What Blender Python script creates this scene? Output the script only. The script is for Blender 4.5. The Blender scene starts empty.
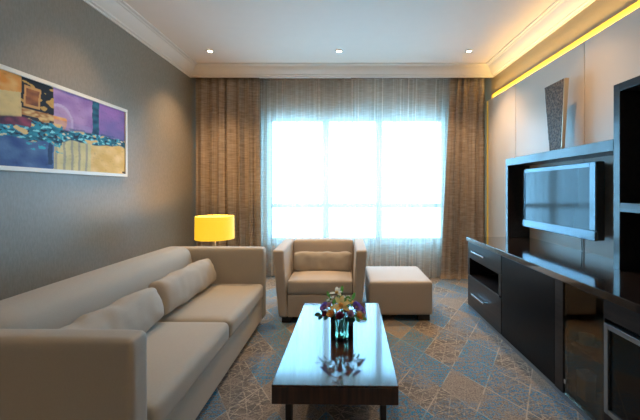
import bpy, bmesh, math, random
from mathutils import Vector, Matrix, noise
C = bpy.context.scene
COL = C.collection
PI = math.pi
random.seed(4)

# ------------------------------------------------------------ camera, world, exposure
EYE = 1.24
cam_d = bpy.data.cameras.new('camera')
cam_d.sensor_width = 36
cam_d.lens = 345 / 640 * 36
cam_d.shift_x = -25 / 640
cam_d.shift_y = -21 / 640
cam_d.clip_start = 0.02
cam = bpy.data.objects.new('camera', cam_d)
COL.objects.link(cam)
cam.location = (0, 0, EYE)
cam.rotation_euler = (PI / 2, 0, 0)
C.camera = cam

w = bpy.data.worlds.new('sky')
C.world = w
w.use_nodes = True
bgn = w.node_tree.nodes['Background']
bgn.inputs['Color'].default_value = (0.25, 0.63, 1.0, 1)
bgn.inputs['Strength'].default_value = 14.5

def area(name, loc, rot, sx, sy, power, col, portal=False, spread=None):
    d = bpy.data.lights.new(name, 'AREA')
    d.shape = 'RECTANGLE'; d.size = sx; d.size_y = sy; d.energy = power; d.color = col
    if portal: d.cycles.is_portal = True
    if spread: d.spread = spread
    o = bpy.data.objects.new(name, d); COL.objects.link(o)
    o.location = loc; o.rotation_euler = rot
    return o
area('window_portal', (0.15, 5.32, 1.37), (-PI / 2, 0, 0), 2.75, 1.9, 1, (1, 1, 1), portal=True)

C.view_settings.view_transform = 'Standard'
C.view_settings.look = 'None'
C.view_settings.gamma = 1
C.view_settings.use_curve_mapping = False
C.view_settings.exposure = 0.62
WARM = (1.0, 0.65, 0.34)
DOWN_W = 66
LED_S = 0.42

# ------------------------------------------------------------ materials
class NT:
    def __init__(s, name):
        s.m = bpy.data.materials.new(name); s.m.use_nodes = True
        s.t = s.m.node_tree; s.n = s.t.nodes
        s.b = s.n['Principled BSDF']; s.out = s.n['Material Output']
    def add(s, typ, **kw):
        nd = s.n.new(typ)
        for k, v in kw.items(): setattr(nd, k, v)
        return nd
    def lk(s, a, b): s.t.links.new(a, b)
    def math(s, op, a, b=None, clamp=False):
        nd = s.n.new('ShaderNodeMath'); nd.operation = op; nd.use_clamp = clamp
        for i, v in enumerate((a, b)):
            if v is None: continue
            if isinstance(v, (int, float)): nd.inputs[i].default_value = v
            else: s.lk(v, nd.inputs[i])
        return nd.outputs[0]
    def mix(s, f, a, b):
        nd = s.n.new('ShaderNodeMix'); nd.data_type = 'RGBA'
        for sock, v in ((nd.inputs[0], f), (nd.inputs[6], a), (nd.inputs[7], b)):
            if isinstance(v, (int, float)): sock.default_value = v
            elif isinstance(v, tuple): sock.default_value = (*v, 1)
            else: s.lk(v, sock)
        return nd.outputs[2]
    def pos(s):
        return s.n.new('ShaderNodeTexCoord').outputs['Object']
    def noise(s, scale, detail=2, vec=None, stretch=None):
        nd = s.n.new('ShaderNodeTexNoise'); nd.inputs['Scale'].default_value = scale
        nd.inputs['Detail'].default_value = detail
        v = vec if vec is not None else s.pos()
        if stretch:
            mp = s.n.new('ShaderNodeMapping'); mp.inputs['Scale'].default_value = stretch
            s.lk(v, mp.inputs['Vector']); v = mp.outputs[0]
        s.lk(v, nd.inputs['Vector'])
        return nd.outputs['Fac']
    def bump(s, h, strength, dist=0.002):
        nd = s.n.new('ShaderNodeBump'); nd.inputs['Strength'].default_value = strength
        nd.inputs['Distance'].default_value = dist
        s.lk(h, nd.inputs['Height']); s.lk(nd.outputs[0], s.b.inputs['Normal'])
    def ramp(s, f, stops, interp='LINEAR'):
        nd = s.n.new('ShaderNodeValToRGB'); s.lk(f, nd.inputs[0])
        nd.color_ramp.interpolation = interp
        e = nd.color_ramp.elements
        while len(e) < len(stops): e.new(0.5)
        for k, (p, c) in zip(e, stops):
            k.position = p; k.color = (*c, 1)
        return nd.outputs[0]

def plain(name, col, rough=0.5, metal=0, coat=0, var=0.08, scale=8, stretch=None, bump=0, ior=None, spec=None, emit=None):
    t = NT(name)
    f = t.noise(scale, 3, stretch=stretch)
    a = tuple(max(0, c * (1 - var)) for c in col); b = tuple(min(1, c * (1 + var)) for c in col)
    t.lk(t.mix(f, a, b), t.b.inputs['Base Color'])
    t.b.inputs['Roughness'].default_value = rough
    t.b.inputs['Metallic'].default_value = metal
    t.b.inputs['Coat Weight'].default_value = coat
    t.b.inputs['Coat Roughness'].default_value = 0.06
    if ior: t.b.inputs['IOR'].default_value = ior
    if spec is not None: t.b.inputs['Specular IOR Level'].default_value = spec
    if bump: t.bump(t.noise(scale * 12, 2, stretch=stretch), bump)
    if emit:
        t.b.inputs['Emission Color'].default_value = (*emit[0], 1)
        t.b.inputs['Emission Strength'].default_value = emit[1]
    return t.m

def fabric(name, col, weave=420, var=0.12, bump=0.35):
    t = NT(name)
    big = t.noise(5, 3)
    fx = t.noise(weave, 1, stretch=(0.25, 0.25, 1)); fz = t.noise(weave, 1, stretch=(1, 1, 0.15))
    f = t.math('ADD', t.math('MULTIPLY', fx, 0.35), t.math('MULTIPLY', fz, 0.35))
    f = t.math('ADD', f, t.math('MULTIPLY', big, 0.3))
    a = tuple(c * (1 - var) for c in col); b = tuple(min(1, c * (1 + var)) for c in col)
    t.lk(t.mix(f, a, b), t.b.inputs['Base Color'])
    t.b.inputs['Roughness'].default_value = 0.85
    t.b.inputs['Sheen Weight'].default_value = 0.15
    t.bump(f, bump, 0.0015)
    return t.m

def wood(name, a, b, rough=0.18, coat=1.0, axis='x', ior=1.6):
    t = NT(name)
    st = {'x': (1, 14, 14), 'y': (14, 1, 14), 'z': (14, 14, 1)}[axis]
    f = t.noise(3.2, 5, stretch=st)
    t.lk(t.ramp(f, [(0.3, a), (0.7, b)]), t.b.inputs['Base Color'])
    t.b.inputs['Roughness'].default_value = rough
    t.b.inputs['Coat Weight'].default_value = coat
    t.b.inputs['Coat Roughness'].default_value = 0.05
    t.b.inputs['IOR'].default_value = ior
    t.b.inputs['Coat IOR'].default_value = ior
    return t.m

M = {}
M['ceiling'] = plain('ceiling_paint', (0.84, 0.71, 0.62), 0.8, var=0.02)
M['crown'] = plain('crown_paint', (0.78, 0.70, 0.63), 0.6, var=0.02)
M['rear_wall'] = plain('rear_wall_paint', (0.42, 0.375, 0.315), 0.8, var=0.04)
M['window_wall'] = plain('window_wall_paint', (0.62, 0.56, 0.50), 0.8, var=0.03)
M['right_wall'] = plain('right_wall_paint', (0.44, 0.32, 0.18), 0.7, var=0.03)
M['panel'] = plain('wall_panel_laminate', (0.69, 0.59, 0.505), 0.38, var=0.03, scale=2)
M['seam'] = plain('panel_seam', (0.12, 0.10, 0.08), 0.7)
M['white_frame'] = plain('window_frame_paint', (0.75, 0.78, 0.80), 0.4, var=0.02)
M['baseboard'] = plain('baseboard_wood', (0.05, 0.035, 0.028), 0.3)
M['sofa'] = fabric('sofa_fabric', (0.42, 0.38, 0.32))
M['chair'] = fabric('armchair_fabric', (0.49, 0.42, 0.355))
M['pillow'] = fabric('pillow_fabric', (0.42, 0.375, 0.315), weave=300)
M['foot'] = plain('dark_foot', (0.018, 0.013, 0.011), 0.35)
M['table'] = wood('coffee_table_wood', (0.030, 0.012, 0.007), (0.075, 0.032, 0.018), 0.12, 0.55, 'y', 1.5)
M['table_side'] = wood('coffee_table_edge_wood', (0.012, 0.006, 0.005), (0.07, 0.028, 0.016), 0.3, 0.3, 'z', 1.5)
M['wenge'] = wood('wenge_wood', (0.013, 0.010, 0.010), (0.034, 0.024, 0.021), 0.30, 0.0, 'y', 1.38)
M['gloss'] = wood('wenge_gloss_wood', (0.015, 0.011, 0.011), (0.030, 0.022, 0.020), 0.32, 0.35, 'y', 1.45)
M['worktop'] = wood('worktop_gloss_wood', (0.013, 0.010, 0.010), (0.034, 0.024, 0.021), 0.12, 1.0, 'y', 1.5)
M['frame_steel'] = plain('satin_grey_steel', (0.38, 0.40, 0.42), 0.35, metal=1, var=0.05)
M['black'] = plain('black_lacquer', (0.006, 0.006, 0.007), 0.3, var=0.1, spec=0.12)
M['steel'] = plain('brushed_steel', (0.68, 0.68, 0.68), 0.25, metal=1, var=0.05)
M['tv_frame'] = plain('tv_silver_bezel', (0.10, 0.12, 0.14), 0.2, metal=0.7, var=0.05, bump=0.0)
M['tv_body'] = plain('tv_black_plastic', (0.01, 0.01, 0.011), 0.3)
M['art_frame'] = plain('picture_frame_paint', (0.80, 0.77, 0.70), 0.35, var=0.03)
M['lampmetal'] = plain('lamp_pole_metal', (0.75, 0.62, 0.45), 0.3, metal=0.7)
M['china'] = plain('white_china', (0.7, 0.66, 0.6), 0.2)
M['carton'] = plain('beige_carton', (0.65, 0.48, 0.28), 0.6)
M['ring'] = plain('downlight_ring_metal', (0.75, 0.72, 0.68), 0.3, metal=0.5)
M['bulb'] = plain('downlight_lens', (1, 0.95, 0.85), 0.4, var=0, emit=((1.0, 0.80, 0.55), 14))
M['led'] = plain('led_diffuser', (0.40, 0.24, 0.03), 0.5, var=0, emit=((1.0, 0.50, 0.03), LED_S))
M['led_dim'] = plain('led_side_diffuser', (0.45, 0.28, 0.04), 0.5, var=0, emit=((1.0, 0.55, 0.03), 0.22))
M['skirt'] = plain('satin_plinth_metal', (0.30, 0.33, 0.36), 0.35, metal=0.6)

# TV screen
t = NT('tv_screen_glass')
t.b.inputs['Base Color'].default_value = (0.012, 0.014, 0.017, 1)
t.b.inputs['Roughness'].default_value = 0.10
t.b.inputs['IOR'].default_value = 1.30
t.lk(t.mix(t.noise(2), (0.010, 0.012, 0.015), (0.014, 0.016, 0.02)), t.b.inputs['Base Color'])
M['screen'] = t.m

# left wallpaper
t = NT('wallpaper')
f = t.noise(90, 3, stretch=(1, 1, 0.35)); g = t.noise(400, 2)
h = t.math('ADD', t.math('MULTIPLY', f, 0.6), t.math('MULTIPLY', g, 0.4))
t.lk(t.ramp(h, [(0.38, (0.232, 0.200, 0.158)), (0.62, (0.285, 0.248, 0.20))]), t.b.inputs['Base Color'])
t.b.inputs['Roughness'].default_value = 0.42
t.bump(h, 0.5, 0.002)
M['wallpaper'] = t.m

# glass
def glass(name, tint=(0.9, 0.95, 0.95), fac=0.12, rough=0.02):
    t = NT(name)
    tr = t.add('ShaderNodeBsdfTransparent'); gl = t.add('ShaderNodeBsdfGlossy')
    t.lk(t.mix(t.noise(3), tint, tuple(x * .98 for x in tint)), tr.inputs[0]); gl.inputs['Roughness'].default_value = rough
    fr = t.add('ShaderNodeFresnel'); fr.inputs[0].default_value = 1.45
    mx = t.add('ShaderNodeMixShader')
    t.lk(t.math('MULTIPLY', fr.outputs[0], fac * 8, clamp=True), mx.inputs[0])
    t.lk(tr.outputs[0], mx.inputs[1]); t.lk(gl.outputs[0], mx.inputs[2])
    t.lk(mx.outputs[0], t.out.inputs[0])
    return t.m
M['pane'] = glass('window_glass', (0.96, 0.99, 1.0), 0.08)
M['vase_glass'] = glass('vase_glass', (0.80, 0.90, 0.86), 0.2)
M['door_glass'] = glass('smoked_glass', (0.72, 0.68, 0.62), 0.06)
M['fridge_glass'] = glass('minibar_glass', (0.22, 0.22, 0.19), 0.12)
M['water'] = glass('vase_water', (0.80, 0.92, 0.84), 0.12)

# curtains
def cloth(name, a, b, transp, transl, fold=False):
    t = NT(name)
    p = t.pos()
    f = t.noise(60, 3, stretch=(0.12, 0.12, 1.3)); g = t.noise(26, 2, stretch=(4, 4, 0.05))
    h = t.math('ADD', t.math('MULTIPLY', f, 0.6), t.math('MULTIPLY', g, 0.4))
    col = t.ramp(h, [(0.36, a), (0.64, b)])
    df = t.add('ShaderNodeBsdfDiffuse'); tl = t.add('ShaderNodeBsdfTranslucent'); tp = t.add('ShaderNodeBsdfTransparent')
    t.lk(col, df.inputs[0]); t.lk(col, tl.inputs[0])
    m1 = t.add('ShaderNodeMixShader'); m1.inputs[0].default_value = transl
    t.lk(df.outputs[0], m1.inputs[1]); t.lk(tl.outputs[0], m1.inputs[2])
    m2 = t.add('ShaderNodeMixShader'); m2.inputs[0].default_value = transp
    if fold:                 # the open weave closes up where the cloth turns edge-on
        lw = t.add('ShaderNodeLayerWeight'); lw.inputs[0].default_value = 0.5
        t.lk(t.math('MULTIPLY', t.math('SUBTRACT', 1.0, lw.outputs['Facing']), transp), m2.inputs[0])
    t.lk(m1.outputs[0], m2.inputs[1]); t.lk(tp.outputs[0], m2.inputs[2])
    t.lk(m2.outputs[0], t.out.inputs[0])
    return t.m
M['drape'] = cloth('drape_cloth', (0.29, 0.225, 0.175), (0.50, 0.41, 0.34), 0.0, 0.18)
M['sheer'] = cloth('sheer_voile', (0.68, 0.54, 0.44), (0.88, 0.75, 0.63), 0.54, 0.50, True)

# carpet
t = NT('carpet')
p = t.pos()
sep = t.add('ShaderNodeSeparateXYZ'); t.lk(p, sep.inputs[0])
# slight hand-made wobble
X, Y = sep.outputs[0], sep.outputs[1]
def lattice(px, py, off=0.0):
    u = t.math('ADD', t.math('DIVIDE', X, px), t.math('DIVIDE', Y, py)); u = t.math('ADD', u, off + 40)
    v = t.math('SUBTRACT', t.math('DIVIDE', X, px), t.math('DIVIDE', Y, py)); v = t.math('ADD', v, 40.5 + off * .3)
    return u, v
def near_line(c, wd):      # 1 close to an integer
    fr = t.math('FRACT', c)
    d = t.math('MINIMUM', fr, t.math('SUBTRACT', 1.0, fr))
    return t.math('LESS_THAN', d, wd)
u, v = lattice(0.28, 0.46, 0.18)
cid = t.add('ShaderNodeCombineXYZ')
t.lk(t.math('FLOOR', u), cid.inputs[0]); t.lk(t.math('FLOOR', v), cid.inputs[1])
wn = t.add('ShaderNodeTexWhiteNoise', noise_dimensions='2D'); t.lk(cid.outputs[0], wn.inputs['Vector'])
rnd = wn.outputs['Value']
edge = t.math('MAXIMUM', near_line(u, 0.016), near_line(v, 0.016))
u2, v2 = lattice(0.13, 0.075, 0.3)
u3, v3 = lattice(0.085, 0.23, 0.1)
u4, v4 = lattice(0.34, 0.125, 0.6)
wb = t.math('MULTIPLY', t.math('SUBTRACT', t.noise(5, 2), .5), 1.1)
fine = t.math('MAXIMUM', t.math('MAXIMUM', near_line(t.math('ADD', u2, wb), 0.035), near_line(v2, 0.035)),
              t.math('MAXIMUM', near_line(t.math('SUBTRACT', u3, wb), 0.04), near_line(v3, 0.04)))
fine = t.math('MAXIMUM', fine, t.math('MAXIMUM', near_line(u4, 0.03), near_line(t.math('ADD', v4, wb), 0.03)))
speck = t.ramp(t.noise(130, 2), [(0.35, (0, 0, 0)), (0.65, (1, 1, 1))])
streak = t.noise(60, 2, stretch=(0.12, 1.6, 1)); sp2 = t.noise(55, 4); blot = t.noise(2.3, 3); blot2 = t.noise(6.5, 3)
fine = t.math('MULTIPLY', fine, t.ramp(sp2, [(0.40, (0.15, 0.15, 0.15)), (0.56, (1, 1, 1))]))
greige = t.mix(speck, (0.14, 0.11, 0.088), (0.38, 0.31, 0.255))
line_c = (0.46, 0.38, 0.30)
dark = t.mix(fine, t.mix(speck, (0.10, 0.085, 0.075), (0.20, 0.17, 0.15)), line_c)
bl = t.mix(speck, (0.01, 0.12, 0.25), (0.06, 0.32, 0.54))
gr = t.mix(speck, (0.10, 0.10, 0.10), (0.27, 0.25, 0.23))
blue = t.mix(t.ramp(sp2, [(0.44, (0, 0, 0)), (0.54, (1, 1, 1))]), bl, gr)
isblue = t.math('GREATER_THAN', rnd, 0.62)
isdark = t.math('LESS_THAN', rnd, 0.42)
isblue = t.math('MULTIPLY', isblue, t.ramp(blot2, [(0.34, (0.35, 0.35, 0.35)), (0.46, (1, 1, 1))]))
isdark = t.math('MULTIPLY', isdark, t.ramp(blot2, [(0.38, (0.2, 0.2, 0.2)), (0.50, (1, 1, 1))]))
col = t.mix(t.math('MULTIPLY', fine, .30), greige, line_c)
col = t.mix(isdark, col, dark)
col = t.mix(isblue, col, blue)
vein = t.ramp(blot, [(0.48, (0, 0, 0)), (0.58, (0.75, 0.75, 0.75))])
col = t.mix(vein, col, t.mix(t.ramp(sp2, [(0.46, (0, 0, 0)), (0.54, (1, 1, 1))]), bl, greige))
col = t.mix(t.math('MULTIPLY', t.ramp(streak, [(0.5, (0, 0, 0)), (0.62, (1, 1, 1))]), .35), col, (0.34, 0.28, 0.235))
ecol = t.mix(isblue, line_c, (0.16, 0.34, 0.44))
ebrk = t.ramp(blot2, [(0.44, (0.15, 0.15, 0.15)), (0.54, (0.9, 0.9, 0.9))])
col = t.mix(t.math('MULTIPLY', edge, ebrk), col, ecol)
t.lk(col, t.b.inputs['Base Color'])
t.b.inputs['Roughness'].default_value = 0.92
t.bump(t.noise(320, 2), 0.6, 0.004)
M['carpet'] = t.m

# decorative vase on the shelf
t = NT('mosaic_relief')
vo = t.add('ShaderNodeTexVoronoi'); vo.inputs['Scale'].default_value = 55; t.lk(t.pos(), vo.inputs['Vector'])
f = t.noise(60, 4)
h = t.math('MULTIPLY', vo.outputs['Distance'], f)
t.lk(t.ramp(h, [(0.04, (0.018, 0.012, 0.008)), (0.45, (0.19, 0.125, 0.08))]), t.b.inputs['Base Color'])
t.b.inputs['Roughness'].default_value = 0.5
t.b.inputs['Specular IOR Level'].default_value = 0.2
t.bump(h, 0.9, 0.006)
M['mosaic'] = t.m
M['champagne'] = plain('champagne_edge', (0.62, 0.52, 0.38), 0.3, metal=0.5)

# lamp shade
t = NT('lamp_shade_cloth')
t.lk(t.mix(t.noise(200, 1, stretch=(1, 1, .1)), (0.74, 0.50, 0.10), (0.80, 0.56, 0.14)), t.b.inputs['Base Color'])
t.b.inputs['Roughness'].default_value = 0.8
t.b.inputs['Emission Color'].default_value = (1.0, 0.60, 0.01, 1)
t.b.inputs['Emission Strength'].default_value = 0.55
M['shade'] = t.m
M['bulb_warm'] = plain('lamp_bulb_glass', (1, .9, .7), 0.4, var=0, emit=((1.0, 0.72, 0.35), 8))

def petal_mat(name, a, b):
    t = NT(name)
    t.lk(t.mix(t.noise(60, 2), a, b), t.b.inputs['Base Color']); t.b.inputs['Roughness'].default_value = 0.5
    tl = t.add('ShaderNodeBsdfTranslucent'); t.lk(t.mix(t.noise(60, 2), a, b), tl.inputs[0])
    mx = t.add('ShaderNodeMixShader'); mx.inputs[0].default_value = 0.45
    t.lk(t.b.outputs[0], mx.inputs[1]); t.lk(tl.outputs[0], mx.inputs[2]); t.lk(mx.outputs[0], t.out.inputs[0])
    return t.m
M['p_white'] = petal_mat('white_petal', (0.75, 0.80, 0.68), (0.9, 0.92, 0.85))
M['p_yellow'] = petal_mat('yellow_petal', (0.90, 0.60, 0.15), (0.98, 0.80, 0.40))
M['p_orange'] = petal_mat('apricot_petal', (0.90, 0.46, 0.12), (0.96, 0.68, 0.28))
M['p_purple'] = petal_mat('purple_petal', (0.22, 0.13, 0.55), (0.45, 0.30, 0.80))
M['p_maroon'] = petal_mat('maroon_petal', (0.26, 0.03, 0.08), (0.48, 0.08, 0.16))
M['p_pink'] = petal_mat('mauve_petal', (0.55, 0.30, 0.46), (0.80, 0.55, 0.68))
M['leaf'] = petal_mat('green_leaf', (0.08, 0.22, 0.03), (0.22, 0.42, 0.08))
M['stem'] = petal_mat('green_stem', (0.05, 0.15, 0.03), (0.12, 0.26, 0.06))
M['darkleaf'] = petal_mat('dark_green_leaf', (0.01, 0.045, 0.025), (0.03, 0.09, 0.05))

# ------------------------------------------------------------ mesh helpers
def B(): return bmesh.new()
def box(bm, x0, x1, y0, y1, z0, z1, bev=0, seg=2):
    r = bmesh.ops.create_cube(bm, size=1)
    vs = r['verts']
    for v in vs:
        v.co = Vector((x0 + (v.co.x + .5) * (x1 - x0), y0 + (v.co.y + .5) * (y1 - y0), z0 + (v.co.z + .5) * (z1 - z0)))
    if bev:
        es = list({e for v in vs for e in v.link_edges})
        bmesh.ops.bevel(bm, geom=es, offset=bev, segments=seg, profile=0.5, affect='EDGES')
    return bm
def prism(bm, pts8, bev=0, seg=3):       # 8 corners: bottom 4 ccw, top 4 ccw
    vs = [bm.verts.new(p) for p in pts8]
    fs = [(3, 2, 1, 0), (4, 5, 6, 7), (0, 1, 5, 4), (1, 2, 6, 5), (2, 3, 7, 6), (3, 0, 4, 7)]
    faces = [bm.faces.new([vs[i] for i in f]) for f in fs]
    if bev:
        es = list({e for v in vs for e in v.link_edges})
        bmesh.ops.bevel(bm, geom=es, offset=bev, segments=seg, profile=0.5, affect='EDGES')
    return bm
def cyl(bm, p0, p1, r0, r1=None, n=24, caps=True):
    r1 = r0 if r1 is None else r1
    p0, p1 = Vector(p0), Vector(p1)
    d = p1 - p0
    q = Vector((0, 0, 1)).rotation_difference(d.normalized()).to_matrix().to_4x4()
    bmesh.ops.create_cone(bm, cap_ends=caps, segments=n, radius1=r0, radius2=r1, depth=d.length,
                          matrix=Matrix.Translation((p0 + p1) / 2) @ q)
    return bm
def lathe(bm, cx, cy, prof, n=32):
    rings = []
    for r, z in prof:
        if r < 1e-5: rings.append([bm.verts.new((cx, cy, z))])
        else: rings.append([bm.verts.new((cx + r * math.cos(2 * PI * k / n), cy + r * math.sin(2 * PI * k / n), z)) for k in range(n)])
    for a, b in zip(rings, rings[1:]):
        for k in range(n):
            k2 = (k + 1) % n
            if len(a) == 1: bm.faces.new((a[0], b[k2], b[k]))
            elif len(b) == 1: bm.faces.new((a[k], a[k2], b[0]))
            else: bm.faces.new((a[k], a[k2], b[k2], b[k]))
    bmesh.ops.recalc_face_normals(bm, faces=bm.faces)
    return bm
def tube(bm, pts, r, n=8):
    rings = []
    for i, p in enumerate(pts):
        p = Vector(p)
        a = Vector(pts[max(0, i - 1)]); b = Vector(pts[min(len(pts) - 1, i + 1)])
        d = (b - a).normalized()
        s = d.orthogonal().normalized(); q = d.cross(s)
        rings.append([bm.verts.new(p + r * (math.cos(2 * PI * k / n) * s + math.sin(2 * PI * k / n) * q)) for k in range(n)])
    for a, b in zip(rings, rings[1:]):
        for k in range(n): bm.faces.new((a[k], a[(k + 1) % n], b[(k + 1) % n], b[k]))
    bm.faces.new(rings[0][::-1]); bm.faces.new(rings[-1])
    bmesh.ops.recalc_face_normals(bm, faces=bm.faces)
    return bm
def soft(bm, x0, x1, y0, y1, z0, z1, r=0.04, bulge=(0.0, 0.0, 0.02), n=14, wr=0.0, seed=0):
    """upholstered block: rounded edges, crowned faces, faint wrinkles"""
    b2 = bmesh.new()
    bmesh.ops.create_cube(b2, size=2)
    bmesh.ops.subdivide_edges(b2, edges=b2.edges, cuts=n, use_grid_fill=True)
    hx, hy, hz = (x1 - x0) / 2, (y1 - y0) / 2, (z1 - z0) / 2
    c = Vector(((x0 + x1) / 2, (y0 + y1) / 2, (z0 + z1) / 2))
    for v in b2.verts:
        n3 = v.co.copy()
        # pull grid lines towards the edges so the rounding is well sampled
        q = Vector([math.copysign(1 - (1 - abs(a)) ** 1.5, a) for a in n3])
        pz = Vector((q.x * hx, q.y * hy, q.z * hz))
        inner = Vector((max(-hx + r, min(hx - r, pz.x)), max(-hy + r, min(hy - r, pz.y)), max(-hz + r, min(hz - r, pz.z))))
        d = pz - inner
        if d.length > 1e-6: pz = inner + d.normalized() * r
        fx, fy, fz = 1 - q.x ** 2, 1 - q.y ** 2, 1 - q.z ** 2
        pz.x += bulge[0] * math.copysign(1, q.x) * (abs(q.x) > 0.2) * fy * fz * abs(q.x)
        pz.y += bulge[1] * math.copysign(1, q.y) * (abs(q.y) > 0.2) * fx * fz * abs(q.y)
        pz.z += bulge[2] * q.z * fx * fy
        if wr:
            w_ = noise.noise(Vector((pz.x * 9 + seed, pz.y * 9, pz.z * 14)))
            pz += (pz.normalized() if pz.length else Vector()) * w_ * wr
        v.co = pz + c
    me = bpy.data.meshes.new('tmp'); b2.to_mesh(me); b2.free(); bm.from_mesh(me); bpy.data.meshes.remove(me)
    return bm

def world_loc(o):
    v = Vector(o.location)
    while o.parent: o = o.parent; v += Vector(o.location)
    return v
def obj(name, bm, mat, parent=None, smooth=True, angle=40):
    me = bpy.data.meshes.new(name)
    if parent is not None:
        bmesh.ops.translate(bm, verts=bm.verts, vec=-world_loc(parent))
    bm.to_mesh(me); bm.free()
    for m_ in (mat if isinstance(mat, (list, tuple)) else [mat]): me.materials.append(M[m_] if isinstance(m_, str) else m_)
    if smooth:
        for p_ in me.polygons: p_.use_smooth = True
        me.set_sharp_from_angle(angle=math.radians(angle))
    o = bpy.data.objects.new(name, me); COL.objects.link(o)
    if parent is not None: o.parent = parent
    if smooth and angle == 40:
        md = o.modifiers.new('weighted_normal', 'WEIGHTED_NORMAL'); md.weight = 100; md.keep_sharp = True
    return o
def thing(name, label, cat, loc, group=None):
    o = bpy.data.objects.new(name, None); COL.objects.link(o)
    o.location = loc; o.empty_display_size = 0.1
    o['label'] = label; o['category'] = cat
    if group: o['group'] = group
    return o
def single(name, bm, mat, label, cat, group=None, **k):
    o = obj(name, bm, mat, None, **k); o['label'] = label; o['category'] = cat
    if group: o['group'] = group
    return o
def struct(name, bm, mat, parent=None, **k):
    o = obj(name, bm, mat, parent, **k)
    if parent is None: o['kind'] = 'structure'
    return o

# ------------------------------------------------------------ room shell
LX, RX, PX = -2.07, 1.98, 1.92        # left wall, right wall, face of the right wall panels
YB, YR, ZC, ZK = 5.0, -1.7, 2.86, 2.73
struct('floor', box(B(), LX - .1, RX + .1, YR - .1, YB + .3, -.1, 0), 'carpet', smooth=False)
struct('ceiling', box(B(), LX - .1, RX + .1, YR - .1, YB + .3, ZC, ZC + .1), 'ceiling', smooth=False)
struct('wall_left', box(B(), LX - .1, LX, YR - .1, YB + .3, 0, ZC), 'wallpaper', smooth=False)
struct('wall_right', box(B(), RX, RX + .1, YR - .1, YB + .3, 0, ZC), 'right_wall', smooth=False)
struct('wall_rear', box(B(), LX, RX, YR - .1, YR, 0, ZC), 'rear_wall', smooth=False)
WX0, WX1, WZ0, WZ1 = -1.20, 1.45, 0.47, 2.27
bm = B()
box(bm, LX, WX0, YB, YB + .3, 0, ZC); box(bm, WX1, RX, YB, YB + .3, 0, ZC)
box(bm, WX0, WX1, YB, YB + .3, 0, WZ0); box(bm, WX0, WX1, YB, YB + .3, WZ1, ZC)
struct('wall_back', bm, 'window_wall', smooth=False)
# window
fy0, fy1 = YB + .06, YB + .13
win = thing('window_1', '', '', (0.12, fy0, WZ0))
del win['label']; del win['category']; win['kind'] = 'structure'
bm = B()
box(bm, WX0, WX0 + .13, fy0, fy1, WZ0, WZ1, .005); box(bm, WX1 - .04, WX1, fy0, fy1, WZ0, WZ1, .005)
box(bm, WX0 + .13, WX1 - .04, fy0, fy1, WZ1 - .04, WZ1, .005); box(bm, WX0 + .13, WX1 - .04, fy0, fy1, WZ0, WZ0 + .05, .005)
obj('window_frame', bm, 'white_frame', win)
for mx in (-.28, .50):
    obj('mullion', box(B(), mx - .045, mx + .045, fy0 - .005, fy1, WZ0 + .05, WZ1 - .04, .006), 'white_frame', win)
xs = [(WX0 + .13, -.325), (-.235, .455), (.545, WX1 - .04)]
for a, b in xs:
    obj('transom', box(B(), a, b, fy0, fy1, .965, 1.025, .005), 'white_frame', win)
    for z0, z1 in ((WZ0 + .05, .965), (1.025, WZ1 - .04)):
        obj('pane', box(B(), a, b, fy0 + .03, fy0 + .036, z0, z1), 'pane', win, smooth=False)
obj('window_sill', box(B(), WX0, WX1, YB - .03, fy0, WZ0 - .03, WZ0, .005), 'white_frame', win)

# crown mouldings swept along straight runs
prof = [(0, 0), (.012, 0), (.016, .012), (.034, .018), (.038, .028), (.046, .034), (.064, .046), (.090, .070),
        (.112, .096), (.118, .106), (.132, .110), (.138, .118), (.165, .120), (.168, .13), (0, .13)]
def crown(name, axis, wallpos, sign, a0, a1):
    bm = B(); rings = []
    for a, mit in ((a0, 0), (a1, 1)):
        ring = []
        for d, z in prof:
            if axis == 'y':
                ring.append(bm.verts.new((wallpos + sign * d, a - (d if mit else 0), ZK + z)))
            else:
                ring.append(bm.verts.new((a + (d if not mit else -d), wallpos + sign * d, ZK + z)))
        rings.append(ring)
    n = len(prof)
    for k in range(n): bm.faces.new((rings[0][k], rings[0][(k + 1) % n], rings[1][(k + 1) % n], rings[1][k]))
    bm.faces.new(rings[0]); bm.faces.new(rings[1][::-1])
    bmesh.ops.recalc_face_normals(bm, faces=bm.faces)
    return struct(name, bm, 'crown', angle=25)
PB = 4.60
crown('trim_1', 'y', LX, 1, YR, PB)
crown('trim_2', 'y', RX, -1, YR, PB)
crown('trim_3', 'x', PB, -1, LX, RX)
struct('trim_4', box(B(), LX, RX, PB, PB + .02, ZK, ZC), 'crown', smooth=False)   # curtain pelmet board
struct('baseboard_left', box(B(), LX, LX + .015, YR, YB, 0, .09, .003), 'baseboard')
struct('baseboard_rear', box(B(), LX + .015, RX, YR, YR + .015, 0, .09, .003), 'baseboard')

# panelled feature wall on the right with a lit gap above it
seams = [-1.66, -.56, .55, 1.66, 2.77, 3.88, 4.62]
for i, (a, b) in enumerate(zip(seams, seams[1:])):
    struct('trim_%d' % (5 + i), box(B(), PX, RX - .02, a + .003, b - .003, 0, 2.43, .003, 1), 'panel')
struct('trim_11', box(B(), RX - .02, RX, -1.66, 4.60, 0, 2.405), 'seam', smooth=False)
led = thing('cove_light', 'long yellow light strip along the top of the pale wall panels', 'light strip', (1.95, 1.5, 2.41))
obj('light_strip', box(B(), 1.955, 1.978, -1.6, 4.60, 2.42, 2.495), 'led', led, smooth=False)
single('corner_light', box(B(), 1.906, 1.92, 4.625, 4.64, .05, 2.42), 'led_dim',
       'thin vertical yellow light line at the far end of the wall panels by the curtain', 'light strip', smooth=False)
area('cove_lamp', (1.935, 1.55, 2.44), (0, -PI * .80, 0), .02, 6.0, 17, (1.0, 0.72, 0.26))

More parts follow.
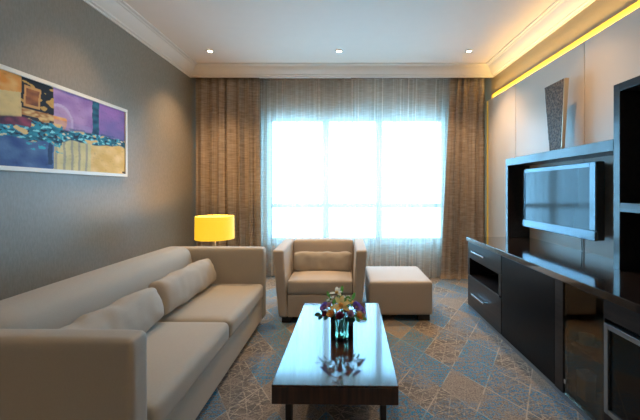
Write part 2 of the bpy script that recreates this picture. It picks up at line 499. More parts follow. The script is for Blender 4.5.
# ------------------------------------------------------------ downlights
def downlight(x, y, label, group=None, power=DOWN_W):
    r = thing('downlight', label, 'ceiling light', (x, y, ZC - .012), group)
    bm = lathe(B(), x, y, [(.026, ZC), (.030, ZC - .008), (.045, ZC - .010), (.047, ZC - .004), (.047, ZC), (.026, ZC)])
    obj('trim_ring', bm, 'ring', r)
    bm = lathe(B(), x, y, [(0, ZC - .004), (.026, ZC - .004), (.026, ZC - .001), (0, ZC - .001)])
    obj('lens', bm, 'bulb', r)
    d = bpy.data.lights.new('downlight_lamp', 'SPOT'); d.energy = power; d.color = WARM; d.spot_size = math.radians(100)
    d.spot_blend = 0.9; d.shadow_soft_size = .03
    o = bpy.data.objects.new('downlight_lamp', d); COL.objects.link(o); o.location = (x, y, ZC - .03)
    return r
downlight(-1.585, 4.05, 'small round ceiling downlight nearest the left wall')
downlight(-.07, 4.05, 'small round ceiling downlight in the middle of the row above the armchair')
downlight(1.456, 4.05, 'small round ceiling downlight nearest the right crown moulding')
for x, wh in ((-1.585, 'over the sofa'), (-.07, 'over the coffee table'), (1.456, 'over the low dark cabinets')):
    downlight(x, 2.6, 'small round ceiling downlight ' + wh, 'ceiling downlights in the middle row', DOWN_W * .45)
for x, wh in ((-1.585, 'left'), (1.456, 'right')):
    downlight(x, -.6, 'small round ceiling downlight at the back of the room near its %s wall' % wh, 'ceiling downlights at the back of the room', DOWN_W * .9)

# ------------------------------------------------------------ curtains
def curtain(x0, x1, ybase, z0, z1, folds, amp, seed, skew=(0, 0), hem=0.0, nx=260, nz=26, thick=0.0):
    rnd_ = random.Random(seed)
    ph = [rnd_.uniform(0, 6.28) for _ in range(6)]
    bm = B(); grid = []
    for j in range(nz + 1):
        tz = j / nz; z = z1 + (z0 - z1) * tz; row = []
        for i in range(nx + 1):
            s = i / nx
            xa = x0 + skew[0] * tz; xb = x1 + skew[1] * tz
            x = xa + (xb - xa) * s
            th = 2 * PI * folds * s + .9 * math.sin(2 * PI * s * 2.3 + ph[0]) + .7 * math.sin(2 * PI * s * 5.1 + ph[1]) + .25 * math.sin(3 * tz + ph[2] + 9 * s)
            a = amp * (.55 + .45 * tz) * (.75 + .35 * math.sin(2 * PI * s * 3.7 + ph[3]))
            y = ybase + a * math.sin(th) + .25 * a * math.sin(2.3 * th + ph[4])
            x += .35 * a * math.sin(2 * th + ph[5])
            row.append(bm.verts.new((x, y, z)))
        grid.append(row)
    for j in range(nz):
        for i in range(nx):
            bm.faces.new((grid[j][i], grid[j + 1][i], grid[j + 1][i + 1], grid[j][i + 1]))
    if thick:                # second face of the cloth, closed along its edges
        g2 = [[bm.verts.new(v.co + Vector((0, thick, 0))) for v in row] for row in grid]
        for j in range(nz):
            for i in range(nx): bm.faces.new((g2[j][i], g2[j][i + 1], g2[j + 1][i + 1], g2[j + 1][i]))
        for j in range(nz):
            for i in (0, nx): bm.faces.new((grid[j][i], grid[j + 1][i], g2[j + 1][i], g2[j][i]))
        for i in range(nx):
            for j in (0, nz): bm.faces.new((grid[j][i], grid[j][i + 1], g2[j][i + 1], g2[j][i]))
    return bm
def hang(name, label, x0, x1, y, folds, amp, seed, mat, skew=(0, 0), thick=0.0, nx=260):
    r = thing(name, label, 'curtain', ((x0 + x1) / 2, y, .012))
    obj('curtain_cloth', curtain(x0, x1, y, .012, 2.80, folds, amp, seed, skew, thick=thick, nx=nx), mat, r, angle=180)
    obj('heading_tape', box(B(), x0, x1, y - .006, y + .006, 2.765, 2.80), mat, r)
    return r
hang('drape', 'brown floor-length drape gathered at the left of the window behind the lamp', -2.04, -1.15, 4.69, 7, .048, 3, 'drape', (0, .03), .003)
hang('drape', 'taupe floor-length drape at the right of the window beside the drawer cabinet', 1.44, 1.89, 4.69, 4, .046, 8, 'drape', (-.14, 0), .003)
hang('sheer_curtain', 'left half of the white sheer curtains over the window', -1.24, .115, 4.875, 12, .030, 5, 'sheer', nx=420)
hang('sheer_curtain', 'right half of the white sheer curtains over the window', .08, 1.60, 4.80, 13, .030, 6, 'sheer', (0, -.12), nx=420)
rail = thing('curtain_rail', 'curtain rail hidden above the drapes behind the ceiling moulding', 'rail', (0, 4.76, 2.80))
obj('rail_track', box(B(), -2.05, 1.95, 4.68, 4.70, 2.80, 2.86), 'white_frame', rail)
obj('rail_track', box(B(), -2.05, 1.95, 4.785, 4.885, 2.80, 2.86), 'white_frame', rail)

# ------------------------------------------------------------ picture
Y0, Y1, Z0, Z1 = 1.44, 3.236, 1.352, 1.982
pic = thing('painting', 'wide abstract painting in purple, blue and yellow in a thin white frame', 'painting', (LX, (Y0 + Y1) / 2, Z0))
bm = B(); fw = .028; xf = LX + .032
box(bm, LX, xf, Y0, Y1, Z0, Z0 + fw, .003); box(bm, LX, xf, Y0, Y1, Z1 - fw, Z1, .003)
box(bm, LX, xf, Y0, Y0 + fw, Z0 + fw, Z1 - fw, .003); box(bm, LX, xf, Y1 - fw, Y1, Z0 + fw, Z1 - fw, .003)
obj('picture_frame', bm, 'art_frame', pic)
def clamp(x): return max(0.0, min(1.0, x))
def lerp(a, b, f): return tuple(p + (q - p) * f for p, q in zip(a, b))
def nz(x, y, s, o=0): return noise.noise(Vector((x * s + o, y * s, o * 1.7)))
def art(y, v):         # y = position along the wall, v = 0 bottom .. 1 top
    y += .010 * nz(y, v, 9, 2); 
    n1, n2, n3 = nz(y, v, 8, 1), nz(y * .55, v * .6, 26, 7), nz(y * .5, v * .7, 62, 11)
    band = .475 + .02 * n1 + (y - 2.6) * .05
    if v > band:
        if y < 2.185:
            c = (.70, .26, .03) if v > .80 + .04 * n1 else (.62, .48, .22)
            c = lerp(c, (.80, .60, .25), clamp(n2 * .6 + .2))
        elif y < 2.425:
            c = (.012, .010, .012)
            if n2 > .18: c = (.55, .33, .08)
            if abs(max(abs(y - 2.262) / .052, abs(v - .80) / .105) - 1) < .13: c = (.60, .32, .10)
            elif abs(y - 2.262) < .045 and abs(v - .80) < .09: c = lerp((.10, .03, .02), (.42, .15, .04), clamp(n2 + .5))
            if v < .66: c = lerp((.40, .16, .04), (.72, .52, .22), clamp(n3 * 1.2 + .5))
            if v < .58 and n2 > 0: c = (.03, .02, .03)
        elif y < 2.80:
            c = lerp((.24, .13, .42), (.44, .30, .60), clamp(.5 + n1 * .8))
            dx, dz = (y - 2.47) / .12, (v - .60) / .20
            rr = math.hypot(dx, dz)
            if abs(rr - 1) < .09: c = (.52, .42, .66)
            elif rr < 1: c = lerp(c, (.62, .45, .62), .4)
            if rr < .62 and v < .66: c = lerp((.80, .30, .06), (.80, .50, .24), clamp(.5 + n2))
            if v < .62: c = lerp(c, (.32, .30, .60), .35)
        elif y < 2.875:
            c = lerp((.012, .05, .12), (.03, .16, .26), clamp(.5 + n2))
        else:
            c = lerp((.15, .14, .42), (.36, .18, .52), clamp(.1 + (v - .45) * 1.6 + n1 * .6))
        if v > band and v < band + .07: c = lerp(c, (.03, .10, .20), .6 if n2 > -.1 else .15)
    else:
        if y < 2.43:
            c = lerp((.035, .08, .26), (.10, .20, .42), clamp(.5 + n1 + n2 * .4))
            if abs(y - 2.40) < .018 and v > .05: c = (.02, .05, .14)
        elif y < 2.78:
            c = lerp((.60, .56, .30), (.76, .68, .36), clamp(.5 + n1))
            if math.sin(y * 88) > .55: c = lerp(c, (.28, .30, .30), .65)
        else:
            c = lerp((.72, .50, .16), (.86, .66, .32), clamp(.5 + n1 + n2 * .3))
    d = abs(v - band + .03 + .03 * n1)
    wdt = .075 + .05 * n1 + (.05 if y < 2.5 else 0)
    if d < wdt:
        c2 = lerp((.01, .09, .16), (.03, .36, .52), clamp(.5 + n2 * 1.3))
        if n3 > .30: c2 = (.25, .70, .80) if n1 > -.1 else (.8, .7, .5)
        if n3 < -.3: c2 = (.02, .03, .07)
        if n1 > .12 and n2 > .2: c2 = (.75, .55, .25)
        if y < 2.25 and v > band - .01: c2 = lerp((.03, .02, .05), (.35, .06, .12), clamp(.5 + n2))
        c = lerp(c, c2, clamp((wdt - d) / .02))
    if 2.22 < y < 2.5 and v < band and v > .2 and n3 > .22 and n2 > 0: c = (.05, .45, .60)
    if y > 3.17 and v < .035 and n3 > -.1: c = (.05, .04, .04)
    c = lerp(c, (.02, .02, .03), clamp((-n3 - .3)) * .4)
    return c
bm = B(); NU, NV = 380, 130
a0, a1, b0, b1 = Y0 + fw, Y1 - fw, Z0 + fw, Z1 - fw
lay = bm.loops.layers.float_color.new('paint')
g = [[bm.verts.new((LX + .022 + .0008 * nz(i, j, .3), a0 + (a1 - a0) * i / NU, b0 + (b1 - b0) * j / NV)) for i in range(NU + 1)] for j in range(NV + 1)]
cc = [[art(a0 + (a1 - a0) * i / NU, j / NV) for i in range(NU + 1)] for j in range(NV + 1)]
for j in range(NV):
    for i in range(NU):
        f = bm.faces.new((g[j][i], g[j][i + 1], g[j + 1][i + 1], g[j + 1][i]))
        for lp, (jj, ii) in zip(f.loops, ((j, i), (j, i + 1), (j + 1, i + 1), (j + 1, i))): lp[lay] = (*[k ** 1.0 for k in cc[jj][ii]], 1)
# give the canvas its depth
ed = [e for e in bm.edges if e.is_boundary]
r_ = bmesh.ops.extrude_edge_only(bm, edges=ed)
for v in r_['geom']:
    if isinstance(v, bmesh.types.BMVert): v.co.x = LX + .002
t = NT('canvas_paint')
at = t.add('ShaderNodeAttribute', attribute_name='paint'); t.lk(at.outputs['Color'], t.b.inputs['Base Color'])
t.b.inputs['Roughness'].default_value = 0.6
t.b.inputs['Specular IOR Level'].default_value = 0.25
t.bump(t.noise(120, 3), .3, .002)
M['canvas'] = t.m
obj('canvas', bm, 'canvas', pic)

# ------------------------------------------------------------ sofa
SX0, SX1, SY0, SY1 = -1.62, -.744, 1.215, 3.235
sofa = thing('sofa', 'long beige fabric two-seat sofa with square arms along the left wall', 'sofa', ((SX0 + SX1) / 2, (SY0 + SY1) / 2, 0))
obj('base', box(B(), SX0 + .02, SX1 - .015, SY0 + .02, SY1 - .02, .055, .262, .012), 'sofa', sofa)
for a, b in ((SY0, SY0 + .125), (SY1 - .125, SY1)):
    obj('arm', soft(B(), SX0, SX1, a, b, .055, .705, .032, (0, .006, .004), 16), 'sofa', sofa)
bm = B()
ya, yb = SY0 + .125, SY1 - .125
bm2 = soft(B(), SX0, SX0 + .24, ya, yb, .262, .735, .085, (.02, 0, .006), 18)
for v in bm2.verts:      # raked towards the front at the bottom
    v.co.x += max(0, (.72 - v.co.z)) * .16 if v.co.x > SX0 + .1 else 0
obj('backrest', bm2, 'sofa', sofa)
ym = (ya + yb) / 2
for a, b in ((ya, ym), (ym, yb)):
    obj('seat_cushion', soft(B(), SX0 + .26, SX1 + .008, a + .003, b - .003, .262, .395, .038, (.006, .004, .018), 18, .003, 3), 'sofa', sofa)
for x in (SX0 + .07, SX1 - .09):
    for y in (SY0 + .06, SY1 - .06):
        obj('foot', box(B(), x - .035, x + .035, y - .035, y + .035, 0, .057, .004), 'foot', sofa)

sofa.rotation_euler.z = -.010

def bolster(L, W, T, seed=0):
    """lumbar pillow lying along y, origin at its centre; W tall, T thick"""
    bm = B(); nu, nv = 40, 28; rings = []
    for i in range(nu + 1):
        s = -1 + 2 * i / nu
        e = (1 - abs(s) ** 9) ** .5 if abs(s) < 1 else 0
        ring = []
        for k in range(nv):
            th = 2 * PI * k / nv
            cx, cz = math.cos(th), math.sin(th)
            p = .75
            x = math.copysign(abs(cx) ** p, cx) * T / 2 * (.35 + .65 * e) * (1 - .10 * s * s)
            z = math.copysign(abs(cz) ** p, cz) * W / 2 * (.84 + .16 * e)
            wv = .006 * noise.noise(Vector((s * 6 + seed, cx * 2, cz * 2.5))) + .004 * math.sin(9 * s + 3 * cz + seed) * abs(cz)
            ring.append(bm.verts.new((x + wv * cx * 1.5, s * L / 2, z + wv * cz)))
        rings.append(ring)
    for a, b in zip(rings, rings[1:]):
        for k in range(nv): bm.faces.new((a[k], a[(k + 1) % nv], b[(k + 1) % nv], b[k]))
    for rg, flip in ((rings[0], 1), (rings[-1], 0)):
        c = sum((v.co for v in rg), Vector()) / nv
        c.y += (-.004 if flip else .004)
        cv = bm.verts.new(c)
        for k in range(nv): bm.faces.new((rg[k], rg[(k + 1) % nv], cv))
    bmesh.ops.recalc_face_normals(bm, faces=bm.faces)
    return bm
def pillow(label, loc, L, W, T, tilt, rz, seed, cat='pillow'):
    bm = bolster(L, W, T, seed)
    o = single('lumbar_pillow', bm, 'pillow', label, cat, angle=60)
    o.location = loc; o.rotation_euler = (0, tilt, rz)
    return o
pillow('beige lumbar pillow on the sofa nearest the glowing lamp', (-1.20, 2.62, .528), .84, .23, .16, -.30, -.01, 1)
pillow('beige lumbar pillow on the sofa by its nearer arm', (-1.205, 1.775, .525), .80, .225, .16, -.30, -.02, 7)

# ------------------------------------------------------------ armchair
AX, AY0, AY1 = -.232, 3.17, 3.90
ch = thing('armchair', 'low square beige armchair with flared arms in front of the window', 'armchair', (AX, (AY0 + AY1) / 2, 0))
obj('base', box(B(), AX - .30, AX + .30, AY0 + .012, AY1 - .02, .055, .262, .010), 'chair', ch)
for s in (-1, 1):
    o0, o1, i0, i1 = .380, .440, .298, .334
    def P(d, y, z): return (AX + s * d, y, z)
    pts = [P(i0, AY0, .055), P(o0, AY0, .055), P(o0, AY1, .055), P(i0, AY1, .055),
           P(i1, AY0, .675), P(o1, AY0, .675), P(o1, AY1, .690), P(i1, AY1, .690)]
    bm = prism(B(), pts, .022, 4); bmesh.ops.recalc_face_normals(bm, faces=bm.faces)
    obj('arm', bm, 'chair', ch)
bm = soft(B(), AX - .325, AX + .325, AY1 - .20, AY1 - .005, .262, .693, .03, (0, .012, .004), 14)
for v in bm.verts: v.co.y -= max(0, .69 - v.co.z) * .16 if v.co.y < AY1 - .08 else 0
obj('backrest', bm, 'chair', ch)
obj('seat_cushion', soft(B(), AX - .305, AX + .305, AY0 + .012, AY1 - .25, .262, .395, .026, (.0, .006, .018), 16, .002, 5), 'chair', ch)
for x in (-.31, .31):
    for y in (AY0 + .07, AY1 - .07):
        obj('foot', box(B(), AX + x - .045, AX + x + .045, y - .04, y + .04, 0, .057, .004), 'foot', ch)
pillow('beige lumbar pillow leaning on the back of the armchair', (AX, 3.565, .490), .60, .20, .12, -.20, PI / 2 * -1, 4)

# ------------------------------------------------------------ ottoman
OX0, OX1, OY0, OY1 = .225, .825, 3.23, 3.90
ot = thing('ottoman', 'square beige fabric ottoman to the right of the armchair', 'ottoman', ((OX0 + OX1) / 2, (OY0 + OY1) / 2, 0))
obj('cushion', soft(B(), OX0, OX1, OY0, OY1, .055, .372, .028, (.004, .004, .006), 16), 'chair', ot)
for x in (OX0 + .08, OX1 - .08):
    for y in (OY0 + .05, OY1 - .07):
        obj('foot', box(B(), x - .055, x + .055, y - .03, y + .03, 0, .058, .004), 'foot', ot)

# ------------------------------------------------------------ coffee table
TX0, TX1, TY0, TY1, TZ = -.328, .2545, 1.580, 2.724, .34
tb = thing('coffee_table', 'low dark wood rectangular coffee table with a glossy top in the middle of the carpet', 'coffee table', (-.037, 2.152, 0))
obj('tabletop', box(B(), TX0, TX1, TY0, TY1, TZ - .010, TZ, .0015, 1), 'table', tb)
obj('apron', box(B(), TX0, TX1, TY0, TY1, TZ - .089, TZ - .010, .0015, 1), 'table_side', tb)
for x in (TX0 + .060, TX1 - .060):
    for y in (TY0 + .12, TY1 - .12):
        obj('leg', box(B(), x - .014, x + .014, y - .03, y + .03, 0, TZ - .089, .003), 'foot', tb)

tb.rotation_euler.z = -.017

# ------------------------------------------------------------ vase and flowers
VX, VY = -.018, 2.098
vs = thing('flower_vase', 'clear round glass vase of water on the coffee table', 'vase', (VX, VY, TZ))
bm = lathe(B(), VX, VY, [(0, TZ), (.064, TZ), (.0700, TZ + .004), (.0705, TZ + .124), (.0675, TZ + .126), (.0655, TZ + .122), (.0650, TZ + .022), (.059, TZ + .015), (0, TZ + .014)], 40)
obj('glass', bm, 'vase_glass', vs)
bm = lathe(B(), VX, VY, [(0, TZ + .0155), (.058, TZ + .0165), (.0642, TZ + .023), (.0645, TZ + .088), (0, TZ + .088)], 40)
obj('water', bm, 'water', vs)

def petal(bm, base, dirv, upv, L, W, curl, tip=0.8):
    d = Vector(dirv).normalized(); upv = Vector(upv).normalized(); s = d.cross(upv).normalized(); u = s.cross(d).normalized()
    rows = []
    for i in range(6):
        tt = i / 5
        wv = W * math.sin(PI * (tt * .86 + .08)) ** tip
        p = Vector(base) + d * L * tt * (1 - .15 * tt) + u * (curl * L * tt * tt)
        rows.append([bm.verts.new(p - s * wv / 2 + u * .12 * wv), bm.verts.new(p), bm.verts.new(p + s * wv / 2 + u * .12 * wv)])
    for a, b in zip(rows, rows[1:]):
        bm.faces.new((a[0], a[1], b[1], b[0])); bm.faces.new((a[1], a[2], b[2], b[1]))
def bloom(bm, c, axis, R, layers, seed, point=False):
    rr = random.Random(seed); axis = Vector(axis).normalized(); o1 = axis.orthogonal().normalized(); o2 = axis.cross(o1)
    for k, (npet, elev, sc) in enumerate(layers):
        off = rr.uniform(0, 1)
        for i in range(npet):
            a = 2 * PI * (i + off + k * .5) / npet
            rad = math.cos(a) * o1 + math.sin(a) * o2
            d = rad * math.cos(elev) + axis * math.sin(elev)
            petal(bm, c, d, axis, R * sc, R * sc * (.42 if point else .85), (-.25 if point else .28), .7 if point else .5)
LILY = [(3, .45, 1.0), (3, .70, .95)]
ROSE = [(6, .35, 1.0), (5, .75, .85), (4, 1.1, .7), (3, 1.35, .55)]
DAISY = [(11, .25, 1.0), (8, .65, .7)]
def flower(name, label, px, py, dy, R, mat, kind, seed, group=None, cat='flower', centre=None):
    Yf = VY + dy
    x = (px - 345) * Yf / 345; z = EYE - (py - 189) * Yf / 345
    c = Vector((x, Yf, z))
    ax = Vector((x - VX, dy - .05, .10 + (z - .5) * .6)).normalized()
    rr = random.Random(seed)
    foot = Vector((VX + rr.uniform(-.03, .03), VY + rr.uniform(-.03, .03), TZ + .022))
    r = thing(name, label, cat, tuple(foot), group)
    neck = Vector((VX + (x - VX) * .42, VY + dy * .42, TZ + .130))
    lim = Vector((neck.x - VX, neck.y - VY, 0))
    if lim.length > .05: lim = lim * (.05 / lim.length); neck = Vector((VX, VY, neck.z)) + lim
    pts = [foot, foot.lerp(neck, .5), neck, neck.lerp(c, .55) + Vector((0, 0, .008)), c - ax * .004]
    obj('stem', tube(B(), pts, .0028, 6), 'stem', r)
    R *= 1.1
    bm = B(); bloom(bm, c, ax, R, kind, seed, kind is LILY)
    obj('petals', bm, mat, r, angle=60)
    bm = B(); bmesh.ops.create_icosphere(bm, subdivisions=2, radius=R * .20, matrix=Matrix.Translation(c + ax * R * .18))
    obj('flower_centre', bm, centre or mat, r)
    return r
flower('lily', 'white lily opening at the very top of the bouquet', 337, 293.5, 0, .050, 'p_white', LILY, 1, centre='p_yellow')
flower('lily', 'small white flower on the left shoulder of the bouquet', 331, 300, .01, .034, 'p_white', LILY, 2, centre='leaf')
flower('lily', 'small white flower on the right shoulder of the bouquet', 346.5, 298.5, .02, .034, 'p_white', LILY, 3, centre='leaf')
flower('lily', 'large pale yellow lily at the centre of the bouquet', 341, 306, -.05, .066, 'p_yellow', LILY, 4, centre='p_orange')
flower('rose', 'apricot rose low on the left side of the bouquet', 332, 314.5, -.055, .034, 'p_orange', ROSE, 5)
flower('rose', 'apricot rose low on the right side of the bouquet', 358, 316.5, -.03, .034, 'p_orange', ROSE, 6)
flower('aster', 'purple flower at the left edge of the bouquet', 325.5, 308, -.01, .036, 'p_purple', DAISY, 7, centre='p_yellow')
flower('aster', 'large violet-blue flower at the right of the bouquet', 355.5, 308, -.03, .038, 'p_purple', DAISY, 8, centre='p_yellow')
flower('aster', 'smaller violet flower behind the right side of the bouquet', 361, 311, .02, .030, 'p_purple', DAISY, 9, centre='p_yellow')
flower('carnation', 'dark maroon flower low in the centre of the bouquet', 340, 316.5, -.065, .032, 'p_maroon', ROSE, 10)
flower('carnation', 'maroon flower just below the yellow lily', 346, 311, -.06, .022, 'p_maroon', ROSE, 11)
flower('carnation', 'maroon flower at the lower left between the purple and apricot ones', 326, 314.5, -.03, .026, 'p_maroon', ROSE, 12)
flower('carnation', 'mauve pink flower right of the centre of the bouquet', 349.5, 314.5, -.06, .030, 'p_pink', ROSE, 13)
flower('carnation', 'mauve pink flower at the upper left of the bouquet', 330, 306, -.03, .024, 'p_pink', ROSE, 14)
flower('rose', 'pale yellow rose behind the centre of the bouquet', 349, 304, .02, .030, 'p_yellow', ROSE, 15)
def sprig(label, pts2, mat, L, W, seed, group=None):
    rr = random.Random(seed)
    foot = Vector((VX + rr.uniform(-.03, .03), VY + rr.uniform(-.03, .03), TZ + .022))
    r = thing('leaf_sprig', label, 'foliage', tuple(foot), group)
    px, py, dy = pts2
    Yf = VY + dy; tip = Vector(((px - 345) * Yf / 345, Yf, EYE - (py - 189) * Yf / 345))
    nk = Vector((tip.x - VX, tip.y - VY, 0)) * .4
    if nk.length > .052: nk *= .052 / nk.length
    neck = Vector((VX, VY, TZ + .130)) + nk
    path = [foot, foot.lerp(neck, .5), neck, neck.lerp(tip, .5) + Vector((0, 0, .01)), tip]
    obj('stem', tube(B(), path, .002, 5), 'stem', r)
    bm = B()
    for k in range(5):
        q = .15 + .85 * k / 4
        b = neck.lerp(tip, q); ax = (tip - neck).normalized(); side = ax.cross(Vector((rr.uniform(-.4, .4), 1, .3))).normalized() * (1 if k % 2 else -1)
        d = (ax * .8 + side * .7) if k < 4 else ax
        petal(bm, b, d, Vector((rr.uniform(-.3, .3), -.6, .7)), L * 1.08 * rr.uniform(.8, 1.1), W, -.15, .9)
    obj('leaves', bm, mat, r, angle=60)
sprig('upright bright green leaves beside the top white lily', (342, 293, 0), 'leaf', .055, .020, 21)
sprig('green leaves at the upper right of the bouquet', (352, 300, .01), 'leaf', .05, .020, 22)
sprig('green leaves at the upper left of the bouquet', (330, 298, .02), 'leaf', .05, .020, 23)
sprig('dark green leaves sticking out at the left of the bouquet', (321, 315, -.02), 'darkleaf', .045, .030, 24)
sprig('green leaves hanging at the right edge of the bouquet', (360, 318, -.02), 'leaf', .045, .022, 25)
sprig('green leaves in front under the maroon flower', (338, 318, -.07), 'darkleaf', .04, .026, 26)
sprig('green leaves in front under the mauve flower', (350, 319, -.06), 'darkleaf', .04, .026, 27)

# ------------------------------------------------------------ lamp behind the sofa
lx, ly = -1.415, 3.75
lamp = thing('floor_lamp', 'lit lamp with a yellow drum shade standing behind the far end of the sofa', 'lamp', (lx, ly, 0))
obj('lamp_base', lathe(B(), lx, ly, [(0, 0), (.13, 0), (.135, .008), (.13, .018), (.03, .028), (.012, .045), (0, .045)]), 'lampmetal', lamp)
obj('pole', cyl(B(), (lx, ly, .04), (lx, ly, .84), .011), 'lampmetal', lamp)
R1, R0, zb, zt = .204, .198, .700, .945
bm = lathe(B(), lx, ly, [(R1, zb), (R1 - .002, zt), (R0 - .002, zt), (R0, zb), (R1, zb)], 56)
obj('lamp_shade', bm, 'shade', lamp)
bm = B()
for k in range(3):
    a = 2 * PI * k / 3
    cyl(bm, (lx, ly, .835), (lx + R0 * math.cos(a), ly + R0 * math.sin(a), .94), .002, n=6)
obj('shade_carrier', bm, 'lampmetal', lamp)
bm = B(); bmesh.ops.create_uvsphere(bm, u_segments=16, v_segments=12, radius=.03, matrix=Matrix.Translation((lx, ly, .865)))
obj('bulb', bm, 'bulb_warm', lamp)
d = bpy.data.lights.new('lamp_light', 'POINT'); d.energy = 9; d.color = (1.0, .62, .25); d.shadow_soft_size = .05
o = bpy.data.objects.new('lamp_light', d); COL.objects.link(o); o.location = (lx, ly, .91)

# ------------------------------------------------------------ media wall: base units
FX, CT = 1.29, .737           # front plane, top height
CY0, CY1 = .95, 3.63
single('worktop', box(B(), FX - .012, PX, CY0, CY1, CT - .042, CT, .003), 'worktop',
       'long glossy dark wood top running over the low cabinets under the television', 'worktop')
BT = CT - .042
single('plinth', box(B(), FX + .004, FX + .03, CY0, CY1 - .01, 0, .03, .001), 'skirt', 'low satin metal plinth strip along the foot of the dark cabinets', 'plinth')
# drawer unit
a, b = 2.85, CY1 - .006
du = thing('drawer_cabinet', 'dark wood cabinet with two drawers and an open niche, nearest the window', 'cabinet', (1.6, (a + b) / 2, 0))
bm = B()
box(bm, FX + .018, PX, b - .03, b, .03, BT); box(bm, FX + .018, PX, a, a + .03, .03, BT)
box(bm, FX + .018, PX, a + .03, b - .03, .03, .05); box(bm, FX + .03, PX, a + .03, b - .03, BT - .02, BT)
box(bm, PX - .03, PX, a + .03, b - .03, .05, BT - .02)
obj('carcass', bm, 'wenge', du)
obj('niche_shelf', box(B(), FX - .004, PX - .03, a + .03, b - .03, .335, .352, .002), 'gloss', du)
obj('niche_shelf', box(B(), FX + .018, PX - .03, a + .03, b - .03, .515, .53, .002), 'wenge', du)
obj('niche_frame', box(B(), FX, FX + .02, b - .05, b, .352, .53, .001), 'wenge', du)
obj('niche_frame', box(B(), FX, FX + .02, a, a + .05, .352, .53, .001), 'wenge', du)
for z0, z1, hz in ((.532, BT - .006, .612), (.035, .333, .190)):
    dr = obj('drawer', box(B(), FX, FX + .018, a + .003, b - .003, z0, z1, .002), 'wenge', du)
    bm = B()
    yc = 3.30
    box(bm, FX - .030, FX - .020, yc - .15, yc + .15, hz - .007, hz + .007, .002)
    for yy in (yc - .12, yc + .12): box(bm, FX - .022, FX, yy - .006, yy + .006, hz - .005, hz + .005)
    h = obj('handle', bm, 'steel', dr)
# black door unit
a, b = 2.04, 2.845
bd = thing('cabinet', 'dark wood cabinet with one wide glossy black door beside the drawers', 'cabinet', (1.6, (a + b) / 2, 0))
obj('carcass', box(B(), FX + .018, PX, a, b, .03, BT, .002), 'wenge', bd)
obj('door', box(B(), FX, FX + .017, 2.125, b - .003, .035, BT - .006, .002), 'black', bd)
obj('post', box(B(), FX - .002, FX + .017, a, 2.12, .032, BT - .002, .002), 'wenge', bd)
# glass door unit
a, b = 1.725, 2.035
gd = thing('glass_cabinet', 'narrow dark cabinet with a smoked glass door showing crockery', 'cabinet', (1.6, (a + b) / 2, 0))
bm = B()
box(bm, FX + .012, PX, b - .018, b, .03, BT); box(bm, FX + .012, PX, a, a + .018, .03, BT)
box(bm, FX + .012, PX, a + .018, b - .018, .03, .05); box(bm, FX + .012, PX, a + .018, b - .018, BT - .02, BT)
box(bm, PX - .02, PX, a + .018, b - .018, .05, BT - .02)
obj('carcass', bm, 'wenge', gd)
obj('shelf', box(B(), FX + .03, PX - .02, a + .018, b - .018, .335, .350, .001), 'wenge', gd)
dg = obj('glass_door', box(B(), FX, FX + .006, a + .003, b - .003, .035, BT - .006, .001), 'door_glass', gd)
obj('hinge', box(B(), FX - .004, FX, b - .022, b - .006, .10, .125, .001), 'steel', dg)
bm = B()
for k in range(1): lathe(bm, 1.375, 1.965, [(0, .350), (.025, .350), (.048, .360), (.050, .362), (.03, .354), (0, .354)], 28)
single('saucer', bm, 'china', 'white saucer under the cup inside the glass cabinet', 'saucer')
cp = thing('cup', 'white cup on the shelf inside the glass cabinet', 'cup', (1.375, 1.965, .355))
obj('cup_body', lathe(B(), 1.375, 1.965, [(0, .355), (.022, .355), (.036, .375), (.040, .41), (.037, .41), (.033, .378), (.018, .362), (0, .362)], 28), 'china', cp)
obj('handle', tube(B(), [(1.375, 1.965 - .036 - .02 * math.sin(PI * q / 6), .372 + .028 * q / 6) for q in range(7)], .0035, 6), 'china', cp)
bx_ = thing('tea_box', 'beige carton standing on the floor of the glass cabinet', 'box', (1.37, 1.96, .05))
obj('carton', box(B(), 1.34, 1.40, 1.925, 1.995, .05, .165, .002), 'carton', bx_)
obj('lid', box(B(), 1.338, 1.402, 1.923, 1.997, .165, .20, .002), 'china', bx_)
# minibar unit
a, b = .955, 1.72
mu = thing('minibar_cabinet', 'dark wood cabinet at the right edge housing the minibar', 'cabinet', (1.6, (a + b) / 2, 0))
bm = B()
box(bm, FX, PX, b - .008, b, .03, BT); box(bm, FX, PX, a, a + .02, .03, BT)
box(bm, FX, PX, a + .02, b - .008, .03, .13); box(bm, FX, PX, a + .02, b - .008, .60, BT)
box(bm, PX - .02, PX, a + .02, b - .008, .13, .60)
obj('carcass', bm, 'wenge', mu)
fr = thing('minibar', 'built-in minibar with a silver framed glass door at the right edge', 'minibar', (1.6, 1.37, .13))
fa, fb, fz0, fz1 = 1.04, 1.705, .14, .582
bm = B()
box(bm, FX + .03, PX - .03, fb - .03, fb, fz0, fz1); box(bm, FX + .03, PX - .03, fa, fa + .03, fz0, fz1)
box(bm, FX + .03, PX - .03, fa + .03, fb - .03, fz0 - .01, fz0 + .02); box(bm, FX + .03, PX - .03, fa + .03, fb - .03, fz1 - .02, fz1)
box(bm, PX - .05, PX - .03, fa + .03, fb - .03, fz0 + .02, fz1 - .02)
obj('housing', bm, 'foot', fr)
bm = B(); q = .026
box(bm, FX - .012, FX + .02, fb - q, fb, fz0, fz1, .003); box(bm, FX - .012, FX + .02, fa, fa + q, fz0, fz1, .003)
box(bm, FX - .012, FX + .02, fa + q, fb - q, fz0, fz0 + q, .003); box(bm, FX - .012, FX + .02, fa + q, fb - q, fz1 - q, fz1, .003)
dd = obj('door_frame', bm, 'frame_steel', fr)
obj('door_glass', box(B(), FX, FX + .006, fa + q, fb - q, fz0 + q, fz1 - q), 'fridge_glass', dd, smooth=False)
obj('wire_shelf', box(B(), FX + .05, PX - .06, fa + .03, fb - .03, .35, .356), 'steel', fr)

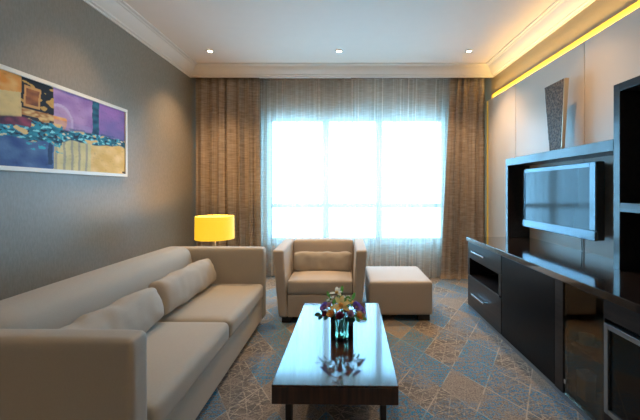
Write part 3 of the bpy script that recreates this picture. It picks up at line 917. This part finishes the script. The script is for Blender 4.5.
# ------------------------------------------------------------ hutch around the television
HX = 1.69
su = thing('television_surround', 'dark wood frame with a side panel and a long shelf over the television', 'shelf', (1.8, 2.9, CT))
obj('side_panel', box(B(), HX, PX, 3.585, CY1, CT, 1.482, .002), 'gloss', su)
obj('top_shelf', box(B(), HX, PX, 2.175, CY1, 1.482, 1.554, .002), 'gloss', su)
ty0, ty1, tz1 = 1.25, 2.172, 1.892
tw = thing('shelf_tower', 'tall open dark wood shelf unit at the right edge', 'shelf unit', (1.8, (ty0 + ty1) / 2, CT))
obj('side_panel', box(B(), HX, PX, ty1 - .05, ty1, CT, tz1, .002), 'gloss', tw)
obj('side_panel', box(B(), HX, PX, ty0, ty0 + .05, CT, tz1, .002), 'gloss', tw)
obj('top_panel', box(B(), HX, PX, ty0 + .05, ty1 - .05, tz1 - .05, tz1, .002), 'gloss', tw)
obj('shelf', box(B(), HX, PX - .01, ty0 + .05, ty1 - .05, 1.10, 1.155, .002), 'gloss', tw)
obj('back_panel', box(B(), PX - .01, PX, ty0 + .05, ty1 - .05, CT, tz1 - .05), 'foot', tw)

# television
tv = thing('television', 'wall-mounted flat television with a silver edge over the dark cabinets', 'television', (1.80, 2.94, .85))
TXF = 1.785; v0, v1, q0, q1 = 2.445, 3.435, .872, 1.438
obj('tv_housing', box(B(), TXF + .004, TXF + .060, v0, v1, q0, q1, .008), 'tv_body', tv)
bm = B()
box(bm, TXF - .008, TXF + .010, v0 + .004, v0 + .065, q0 + .07, q1 - .004, .004)
box(bm, TXF - .008, TXF + .010, v1 - .02, v1 - .004, q0 + .07, q1 - .004, .004)
box(bm, TXF - .008, TXF + .010, v0 + .065, v1 - .02, q1 - .04, q1 - .004, .004)
obj('bezel', bm, 'tv_frame', tv)
obj('speaker_bar', box(B(), TXF - .014, TXF + .010, v0 - .002, v1 + .012, q0 - .004, q0 + .068, .008), 'tv_frame', tv)
obj('screen', box(B(), TXF - .002, TXF + .006, v0 + .065, v1 - .02, q0 + .068, q1 - .04, .001), 'screen', tv)
obj('wall_bracket', box(B(), TXF + .060, PX, 2.75, 3.13, 1.05, 1.30, .004), 'foot', tv)
obj('power_cable', tube(B(), [(TXF + .05, 2.80, q0 + .05), (PX - .008, 2.79, q0 - .01), (PX - .006, 2.785, CT + .004)], .003, 6), 'foot', tv)

# decorative tapered vessel on the shelf
dv = thing('decorative_vase', 'tall flat tapering vase with a rough brown mosaic surface on the shelf above the television', 'vase', (1.80, 2.93, 1.554))
zt_, zb_ = 2.145, 1.554
def ring(z, ya, yb, xa, xb): return [(xa, ya, z), (xb, ya, z), (xb, yb, z), (xa, yb, z)]
pts = ring(zb_, 2.865, 3.02, 1.790, 1.815) + ring(zt_, 2.815, 3.09, 1.785, 1.820)
bm = prism(B(), pts, .004, 2)
bmesh.ops.recalc_face_normals(bm, faces=bm.faces)
bmesh.ops.subdivide_edges(bm, edges=[e for e in bm.edges if e.calc_length() > .1], cuts=18, use_grid_fill=True)
for v in bm.verts:
    if zb_ + .01 < v.co.z < zt_ - .01: v.co += Vector((nz(v.co.y, v.co.z, 40), nz(v.co.y, v.co.z, 30, 4), 0)) * .003
obj('vessel', bm, 'mosaic', dv)
pts = [(1.792, 2.858, zb_), (1.818, 2.858, zb_), (1.818, 2.865, zb_), (1.792, 2.865, zb_),
       (1.787, 2.807, zt_), (1.824, 2.807, zt_), (1.824, 2.815, zt_), (1.787, 2.815, zt_)]
bm = prism(B(), pts); bmesh.ops.recalc_face_normals(bm, faces=bm.faces)
obj('edge_trim', bm, 'champagne', dv)
